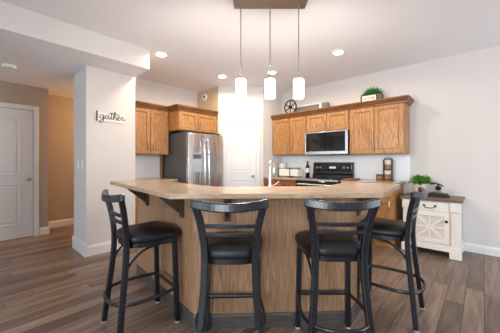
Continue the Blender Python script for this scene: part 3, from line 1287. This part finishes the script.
mx_, mz_ = (ix0 + ix1) / 2, (iz0 + iz1) / 2
bm = new()


def strip(p, q, w, y0, y1):
    p, q = Vector(p), Vector(q)
    d = (q - p).normalized()
    n = Vector((-d.y, d.x)) * w / 2
    plate(bm, [p - n, q - n, q + n, p + n], y0, y1)


strip((ix0, iz0), (ix1, iz1), 0.022, 0.013, 0.0285)
strip((ix0, iz1), (ix1, iz0), 0.022, 0.0132, 0.0286)
strip((ix0, mz_), (ix1, mz_), 0.018, 0.0145, 0.0287)
strip((mx_, iz0), (mx_, iz1), 0.018, 0.0147, 0.0288)
obj('cross_moulding', bm, M['white_wash'], dr)
bm = new()
lathe(bm, [(0.008, 0), (0.007, 0.012), (0.016, 0.018), (0.017, 0.026), (0.008, 0.032)], (dx1 - 0.022, 0.01, mz_ + 0.1), 14, 'Y')
obj('knob', bm, M['iron'], dr, smooth=True)


# ------------------------------------------------------------------ plants
def leaf(bm, base, az, length, width, lift, droop, n=5):
    d = Vector((math.cos(az), math.sin(az), 0))
    w = Vector((-d.y, d.x, 0))
    prev = None
    for i in range(n + 1):
        s = i / n
        p = Vector(base) + d * (length * s * math.cos(lift)) + Vector((0, 0, length * (s * math.sin(lift) - droop * s * s)))
        h = width * math.sin(PI * min(0.97, 0.12 + s * 0.86)) * 0.5
        row = [bm.verts.new(p - w * h), bm.verts.new(p - Vector((0, 0, h * 0.35))), bm.verts.new(p + w * h)]
        if prev:
            for k in range(2):
                bm.faces.new((prev[k], prev[k + 1], row[k + 1], row[k]))
        prev = row


t = thing('potted_plant', 'bushy green plant in a cream pot on the white cabinet', 'plant', (-0.67, 4.33, CH), 0)
bm = new()
lathe(bm, [(0.062, 0), (0.07, 0.01), (0.084, 0.13), (0.09, 0.15), (0.09, 0.165), (0.078, 0.165), (0.074, 0.145)], (0, 0, 0), 28)
obj('pot', bm, M['pot'], t, smooth=True)
bm = new()
lathe(bm, [(0.076, 0.146), (0.076, 0.152), (0.03, 0.158)], (0, 0, 0), 20)
obj('soil', bm, M['soil'], t)
bm = new()
bm2 = new()
for i in range(420):
    az = random.uniform(0, 2 * PI)
    el = random.uniform(0.05, 1.5)
    rr = random.uniform(0.03, 0.115)
    leaf(bm if i % 6 else bm2, (rr * math.cos(az) * math.cos(el), rr * math.sin(az) * math.cos(el), 0.17 + rr * 0.8 * math.sin(el)), az + random.uniform(-0.8, 0.8),
         random.uniform(0.045, 0.09), random.uniform(0.028, 0.045), random.uniform(-0.2, 1.2), random.uniform(0.1, 0.6), 3)
obj('foliage', bm, M['leaf'], t)
obj('inner_leaves', bm2, M['leaf_dark'], t)

# black books and the dark ornament
bx_, by_ = -0.455, 4.28
bm = new()
box(bm, -0.115, 0.115, -0.075, 0.075, 0, 0.026)
o = obj('book', bm, M['ink'], bevel=0.003)
o.location = (bx_, by_, CH + 0.0005)
o.rotation_euler = (0, 0, 0.05)
tag(o, 'flat black book, lower of two under the dark ornament', 'book', 'black books under the ornament')
bm = new()
box(bm, -0.1, 0.1, -0.068, 0.068, 0, 0.022)
o = obj('book', bm, M['dark_plastic'], bevel=0.003)
o.location = (bx_ - 0.005, by_, CH + 0.0275)
o.rotation_euler = (0, 0, -0.06)
tag(o, 'flat black book, upper of two under the dark ornament', 'book', 'black books under the ornament')
t = thing('ornament', 'small dark metal ornament standing on two black books', 'ornament', (bx_ - 0.005, by_, CH + 0.05), 0.1)
bm = new()
lathe(bm, [(0.06, 0), (0.062, 0.008), (0.05, 0.014), (0.03, 0.022), (0.022, 0.04)], (0, 0, 0), 20)
obj('base', bm, M['bronze'], t, smooth=True)
bm = new()
lathe(bm, [(0.02, 0.038), (0.032, 0.05), (0.036, 0.068), (0.028, 0.084), (0.014, 0.092)], (0, 0, 0), 18)
obj('body', bm, M['iron'], t, smooth=True)
bm = new()
tube(bm, spline([(-0.07, 0, 0.118), (-0.045, 0, 0.132), (0.0, 0, 0.118), (0.03, 0, 0.108), (0.052, 0, 0.09)], 5), 0.009, 8)
tube(bm, [(0, 0, 0.09), (0, 0, 0.12)], 0.01, 8)
lathe(bm, [(0.012, 0), (0.02, 0.008), (0.02, 0.02)], (-0.07, 0, 0.112), 12)
obj('crossbar', bm, M['iron'], t, smooth=True)

# ------------------------------------------------------------------ things on the kitchen counters
# white bread bin with black fittings
t = thing('countertop_rack', 'white box-shaped rack with black handles, on the counter left of the stove', 'rack', (-3.01, 4.13, 0.9155), 0)
bm = new()
box(bm, 0.03, 0.45, 0.0, 0.2, 0.02, 0.15)
obj('box', bm, M['white_plastic'], t, bevel=0.006)
for x in (0.012, 0.285):
    bm = new()
    tube(bm, [(x, -0.012, 0.0), (x, -0.012, 0.165), (x, 0.2, 0.165), (x, 0.2, 0.0)], 0.007, 8)
    tube(bm, [(x, -0.012, 0.012), (x + 0.09, -0.012, 0.012)], 0.01, 8)
    obj('stand', bm, M['iron'], t)
bm = new()
box(bm, 0.16, 0.42, 0.03, 0.17, 0.151, 0.178)
obj('lid', bm, M['grey_card'], t, bevel=0.003)
for (x, y, r, h, m_, lab) in ((-3.1, 4.43, 0.07, 0.275, 'white_plastic', 'tall white canister behind the white rack, nearer the faucet'),):
    t = thing('canister', lab, 'canister', (x, y, 0.9155), 0)
    bm = new()
    lathe(bm, [(r, 0), (r, h - 0.04), (r * 0.98, h - 0.035)], (0, 0, 0), 24)
    obj('body', bm, M[m_], t, smooth=True)
    bm = new()
    lathe(bm, [(r * 1.03, h - 0.035), (r * 1.03, h - 0.01), (r * 0.6, h), (0.02, h + 0.002)], (0, 0, 0), 24)
    obj('lid', bm, M['paper'], t, smooth=True)

t = thing('wine_bottle', 'dark wine bottle with white label beside the stove', 'bottle', (-2.5, 4.39, 0.9155), 0)
bm = new()
lathe(bm, [(0.034, 0), (0.038, 0.006), (0.038, 0.185), (0.034, 0.205), (0.018, 0.235), (0.0145, 0.25), (0.0145, 0.3), (0.013, 0.302)], (0, 0, 0), 24)
obj('glass', bm, M['bottle'], t, smooth=True)
bm = new()
lathe(bm, [(0.0386, 0.09), (0.0386, 0.17)], (0, 0, 0), 24)
obj('bottle_label', bm, M['paper'], t, smooth=True)
bm = new()
lathe(bm, [(0.0155, 0.262), (0.0155, 0.304), (0.012, 0.306)], (0, 0, 0), 18)
obj('capsule', bm, M['ink'], t, smooth=True)

bm = new()
box(bm, -0.08, 0.08, -0.17, 0.17, 0, 0.025)
o = obj('cutting_board', bm, M['red_oak'], bevel=0.005)
o.location = (-1.56, 4.11, 0.9155)
tag(o, 'reddish wooden board lying on the counter beside the stove', 'board')

# mug tower
t = thing('mug_stand', 'tall dark frame holding stacked cups, against the tile under the outlet', 'rack', (-1.115, 4.44, 0.9155), 0)
bm = new()
for s in (-1, 1):
    box(bm, s * 0.06 - 0.006, s * 0.06 + 0.006, -0.03, 0.03, 0, 0.325)
box(bm, -0.066, 0.066, -0.03, 0.03, 0.0, 0.012)
box(bm, -0.066, 0.066, -0.03, 0.03, 0.16, 0.168)
box(bm, -0.054, 0.054, -0.012, 0.012, 0.325, 0.337)
tube(bm, spline([(-0.06, 0, 0.32), (-0.045, 0, 0.345), (0, 0, 0.352), (0.045, 0, 0.345), (0.06, 0, 0.32)], 4), 0.006, 8)
obj('frame', bm, M['bracket'], t)
for z, m_, lab in ((0.9277, 'mug_brown', 'brown cup at the foot of the dark frame stand'), (1.002, 'mug', 'large cream cup stacked on the brown cup in the stand'),
                   (1.0838, 'mug_brown', 'brown cup on the middle shelf of the stand'), (1.158, 'mug', 'cream cup topmost in the dark frame stand')):
    bm = new()
    lathe(bm, [(0.036, 0), (0.049, 0.01), (0.0525, 0.07), (0.049, 0.07), (0.046, 0.014)], (0, 0, 0), 20)
    o = obj('cup', bm, M[m_], smooth=True)
    o.location = (-1.115, 4.44, z)
    tag(o, lab, 'cup', 'cups in the frame stand')
t = thing('small_box', 'small brown box on the counter left of the cup stand', 'box', (-1.235, 4.46, 0.9155), 0)
bm = new()
box(bm, -0.05, 0.05, -0.04, 0.04, 0, 0.09)
obj('body', bm, M['bracket'], t, bevel=0.003)
bm = new()
box(bm, -0.035, 0.035, -0.0425, -0.0395, 0.015, 0.065)
obj('front_panel', bm, M['mug_brown'], t)

# ------------------------------------------------------------------ things on top of the wall cabinets
CTOP = 2.141
t = thing('wheel_ornament', 'black spoked iron wheel standing on the cabinet crown', 'ornament', (-2.83, 4.30, 0), 0)
bm = new()
R = 0.132
ring = [(R * math.cos(2 * PI * k / 40), 0, CTOP + R + 0.012 + R * math.sin(2 * PI * k / 40)) for k in range(40)]
tube(bm, ring, 0.013, 10, 0.012, (0, 1, 0), closed=True)
obj('rim', bm, M['iron'], t, smooth=True)
bm = new()
lathe(bm, [(0.03, -0.02), (0.034, 0), (0.03, 0.02)], (0, 0, CTOP + R + 0.012), 16, 'Y')
obj('hub', bm, M['iron'], t, smooth=True)
for k in range(6):
    a_ = PI * k / 3 + PI / 6
    bm = new()
    c = Vector((0, 0, CTOP + R + 0.012))
    dv = Vector((math.cos(a_), 0, math.sin(a_)))
    tube(bm, [c + dv * 0.02, c + dv * (R - 0.005)], 0.009, 8)
    obj('spoke', bm, M['iron'], t)

t = thing('framed_sign', 'long white-framed grey picture leaning on the wall above the cabinets', 'picture', (-2.5, 4.475, CTOP - 0.006), 0)
bm = new()
FWD, FHT = 0.36, 0.19
for x0, x1, z0, z1 in ((-FWD, FWD - 0.1, FHT - 0.03, FHT), (-FWD, FWD - 0.1, 0, 0.03), (-FWD, -FWD + 0.03, 0.03, FHT - 0.03), (FWD - 0.155, FWD - 0.1, 0.03, FHT - 0.03)):
    box(bm, x0, x1, -0.02, 0.0, z0, z1)
obj('frame', bm, M['trim'], t, bevel=0.003)
bm = new()
box(bm, -FWD + 0.03, FWD - 0.155, -0.01, 0.0, 0.03, FHT - 0.03)
obj('picture_sheet', bm, M['grey_card'], t)
t = thing('small_case', 'small grey case behind the end of the white-framed picture', 'box', (-2.17, 4.45, CTOP - 0.006), 0)
bm = new()
box(bm, -0.06, 0.06, -0.03, 0.05, 0, 0.165)
obj('body', bm, M['grey_card'], t, bevel=0.004)
bm = new()
box(bm, -0.06, 0.06, -0.034, -0.028, 0.08, 0.09)
obj('lid_seam', bm, M['fridge_side'], t)

t = thing('planter_crate', 'grey wooden crate planter with lettered card and succulents above the right wall cabinet', 'plant', (-1.31, 4.30, CTOP - 0.004), 0)
bm = new()
box(bm, -0.155, 0.155, -0.06, -0.048, 0, 0.115)
box(bm, -0.155, 0.155, 0.048, 0.06, 0, 0.115)
box(bm, -0.155, -0.143, -0.048, 0.048, 0, 0.115)
box(bm, 0.143, 0.155, -0.048, 0.048, 0, 0.115)
box(bm, -0.143, 0.143, -0.048, 0.048, 0, 0.01)
obj('crate', bm, M['crate'], t, bevel=0.002)
bm = new()
box(bm, -0.143, 0.143, -0.048, 0.048, 0.01, 0.098)
obj('soil', bm, M['soil'], t)
bm = new()
box(bm, -0.125, 0.075, -0.067, -0.0605, 0.012, 0.105)
cd = obj('card', bm, M['paper'], t)


def lettering(name, text, size, loc, rot, m, parent, depth=0.001):
    cu = bpy.data.curves.new(name, 'FONT')
    cu.body = text
    cu.size = size
    cu.align_x = 'CENTER'
    cu.align_y = 'CENTER'
    cu.extrude = depth
    tmp = bpy.data.objects.new(name + '_curve', cu)
    COL.objects.link(tmp)
    dg_ = bpy.context.evaluated_depsgraph_get()
    me = bpy.data.meshes.new_from_object(tmp.evaluated_get(dg_))
    bpy.data.objects.remove(tmp)
    me.materials.clear()
    me.materials.append(m)
    o_ = bpy.data.objects.new(name, me)
    COL.objects.link(o_)
    o_.parent = parent
    o_.location = loc
    o_.rotation_euler = rot
    return o_


lettering('lettering', 'HOME', 0.066, (-0.025, -0.068, 0.057), (PI / 2, 0, 0), M['ink'], cd)
bm = new()
for (cx_, cy_, k) in ((-0.02, 0, 1.0), (0.06, 0.01, 0.8), (-0.08, 0.0, 0.7)):
    for i in range(46):
        az = i * 2.399
        lf = 0.15 + 1.2 * (1 - i / 46)
        leaf(bm, (cx_, cy_, 0.1), az, random.uniform(0.12, 0.19) * k, 0.03, 1.45 - lf, 0.05)
obj('succulents', bm, M['leaf_dark'], t)

# ------------------------------------------------------------------ wall sign, detectors
t = thing('wall_sign', 'white and black script sign reading gather on the stub wall', 'sign', (-3.74, 1.333, 1.803), PI / 2)
bm = new()
box(bm, -0.185, 0.175, -0.012, 0.0, -0.062, 0.05)
obj('board', bm, M['paper'], t, bevel=0.002)
bm = new()
box(bm, -0.19, -0.18, -0.016, 0.0, -0.062, 0.07)
obj('end_strip', bm, M['iron'], t)
# the word, written as connected strokes
STROKES = [
    # g
    [(0.11, 0.44), (0.04, 0.5), (-0.03, 0.36), (0.0, 0.12), (0.07, 0.1), (0.12, 0.3), (0.13, 0.5), (0.12, 0.1), (0.08, -0.38), (0.0, -0.46), (-0.05, -0.3), (0.06, -0.08), (0.18, 0.14)],
    # a
    [(0.31, 0.42), (0.25, 0.48), (0.19, 0.34), (0.2, 0.12), (0.26, 0.06), (0.31, 0.24), (0.33, 0.46), (0.32, 0.16), (0.35, 0.06), (0.4, 0.2)],
    # t
    [(0.4, 0.2), (0.45, 0.6), (0.46, 0.9), (0.44, 0.5), (0.43, 0.14), (0.46, 0.04), (0.52, 0.22)],
    # h
    [(0.52, 0.22), (0.6, 0.72), (0.61, 1.0), (0.57, 0.96), (0.545, 0.5), (0.53, 0.02), (0.56, 0.34), (0.61, 0.46), (0.645, 0.32), (0.64, 0.08), (0.67, 0.02), (0.71, 0.16)],
    # e
    [(0.71, 0.16), (0.77, 0.34), (0.77, 0.46), (0.73, 0.46), (0.71, 0.24), (0.74, 0.04), (0.8, 0.06), (0.85, 0.26)],
    # r
    [(0.85, 0.26), (0.87, 0.5), (0.9, 0.42), (0.95, 0.44), (0.93, 0.2), (0.95, 0.02), (1.0, 0.08), (1.06, 0.24)],
    # t crossbar flourish
    [(0.34, 0.74), (0.42, 0.82), (0.52, 0.76), (0.62, 0.8), (0.72, 0.72), (0.8, 0.66)],
]
bm = new()
for st in STROKES:
    pts = [(-0.145 + x * 0.3, -0.016, -0.03 + y * 0.105) for x, y in st]
    tube(bm, spline(pts, 5), 0.0042, 6)
obj('lettering', bm, M['ink'], t)

t = thing('wall_detector', 'round white detector high on the tan pantry wall', 'detector', (-4.235, 3.298, 2.53), 0)
bm = new()
lathe(bm, [(0.072, 0), (0.072, 0.02), (0.062, 0.032), (0.02, 0.036)], (0, 0, 0), 28, 'Y')
obj('body', bm, M['white_plastic'], t, smooth=True)
bm = new()
lathe(bm, [(0.03, 0.035), (0.03, 0.042), (0.022, 0.045)], (0.012, 0, 0), 20, 'Y')
obj('cover', bm, M['grey_card'], t, smooth=True)

t = thing('smoke_alarm', 'white smoke alarm on the low hall ceiling', 'alarm', (-4.46, 0.37, ZL), 0)
bm = new()
lathe(bm, [(0.07, 0), (0.07, -0.016), (0.062, -0.034), (0.02, -0.04)], (0, 0, 0), 28)
obj('body', bm, M['white_plastic'], t, smooth=True)
bm = new()
lathe(bm, [(0.015, -0.038), (0.012, -0.043)], (0.02, 0.01, 0), 14)
obj('test_button', bm, M['glide'], t)

# ------------------------------------------------------------------ lamps
DL = [((-3.272, 1.797), 'lit recessed downlight beside the dropped soffit corner'),
      ((-3.333, 2.959), 'lit recessed downlight above the refrigerator'),
      ((-2.578, 3.379), 'lit recessed downlight behind the middle pendant'),
      ((-1.454, 3.362), 'lit recessed downlight above the plant crate cabinet')]
spot = bpy.data.lights.new('downlight_lamp', 'SPOT')
spot.energy = 18
spot.color = (1.0, 0.83, 0.6)
spot.spot_size = RAD(178)
spot.spot_blend = 0.35
spot.shadow_soft_size = 0.06
for (x, y), lab in DL:
    t = thing('recessed_light', lab, 'light', (x, y, ZH), 0, 'recessed ceiling lights')
    bm = new()
    lathe(bm, [(0.062, -0.001), (0.064, -0.012), (0.092, -0.006), (0.094, 0.0)], (0, 0, 0), 28)
    obj('trim_ring', bm, M['trim'], t, smooth=True)
    bm = new()
    lathe(bm, [(0.06, -0.006), (0.058, -0.0135), (0.03, -0.015)], (0, 0, 0), 24)
    obj('lens', bm, M['lens'], t, smooth=True)
    l = bpy.data.objects.new('downlight_lamp', spot)
    COL.objects.link(l)
    l.location = (0, 0, -0.06)
    l.parent = t

pc = room_xy(0.183, 2.37)
t = thing('pendant_light', 'three-shade pendant light with bronze canopy above the breakfast bar', 'light', (pc[0], pc[1], ZH), YAW)
bm = new()
box(bm, -0.335, 0.335, -0.07, 0.07, -0.032, 0.0)
obj('canopy', bm, M['bronze'], t, bevel=0.004)
pl_ = bpy.data.lights.new('pendant_lamp', 'POINT')
pl_.energy = 10
pl_.color = (1.0, 0.93, 0.85)
pl_.shadow_soft_size = 0.05
for x in (-0.27, 0.0, 0.262):
    bm = new()
    tube(bm, [(x, 0, -0.03), (x, 0, -0.70)], 0.006, 10)
    obj('rod', bm, M['nickel'], t, smooth=True)
    bm = new()
    lathe(bm, [(0.012, -0.69), (0.03, -0.705), (0.046, -0.715), (0.046, -0.722)], (x, 0, 0), 20)
    obj('cap', bm, M['nickel'], t, smooth=True)
    bm = new()
    lathe(bm, [(0.045, -0.722), (0.047, -0.728), (0.047, -0.886), (0.044, -0.89)], (x, 0, 0), 28)
    obj('shade', bm, M['glow'], t, smooth=True, label='lit white glass cylinder')
    l = bpy.data.objects.new('pendant_lamp', pl_)
    COL.objects.link(l)
    l.location = (x, 0, -0.99)
    l.parent = t

hl = bpy.data.lights.new('hall_lamp', 'POINT')
hl.energy = 26
hl.color = (1.0, 0.62, 0.28)
hl.shadow_soft_size = 0.08
l = bpy.data.objects.new('hall_lamp', hl)
COL.objects.link(l)
l.location = (-5.2, 2.35, 2.2)
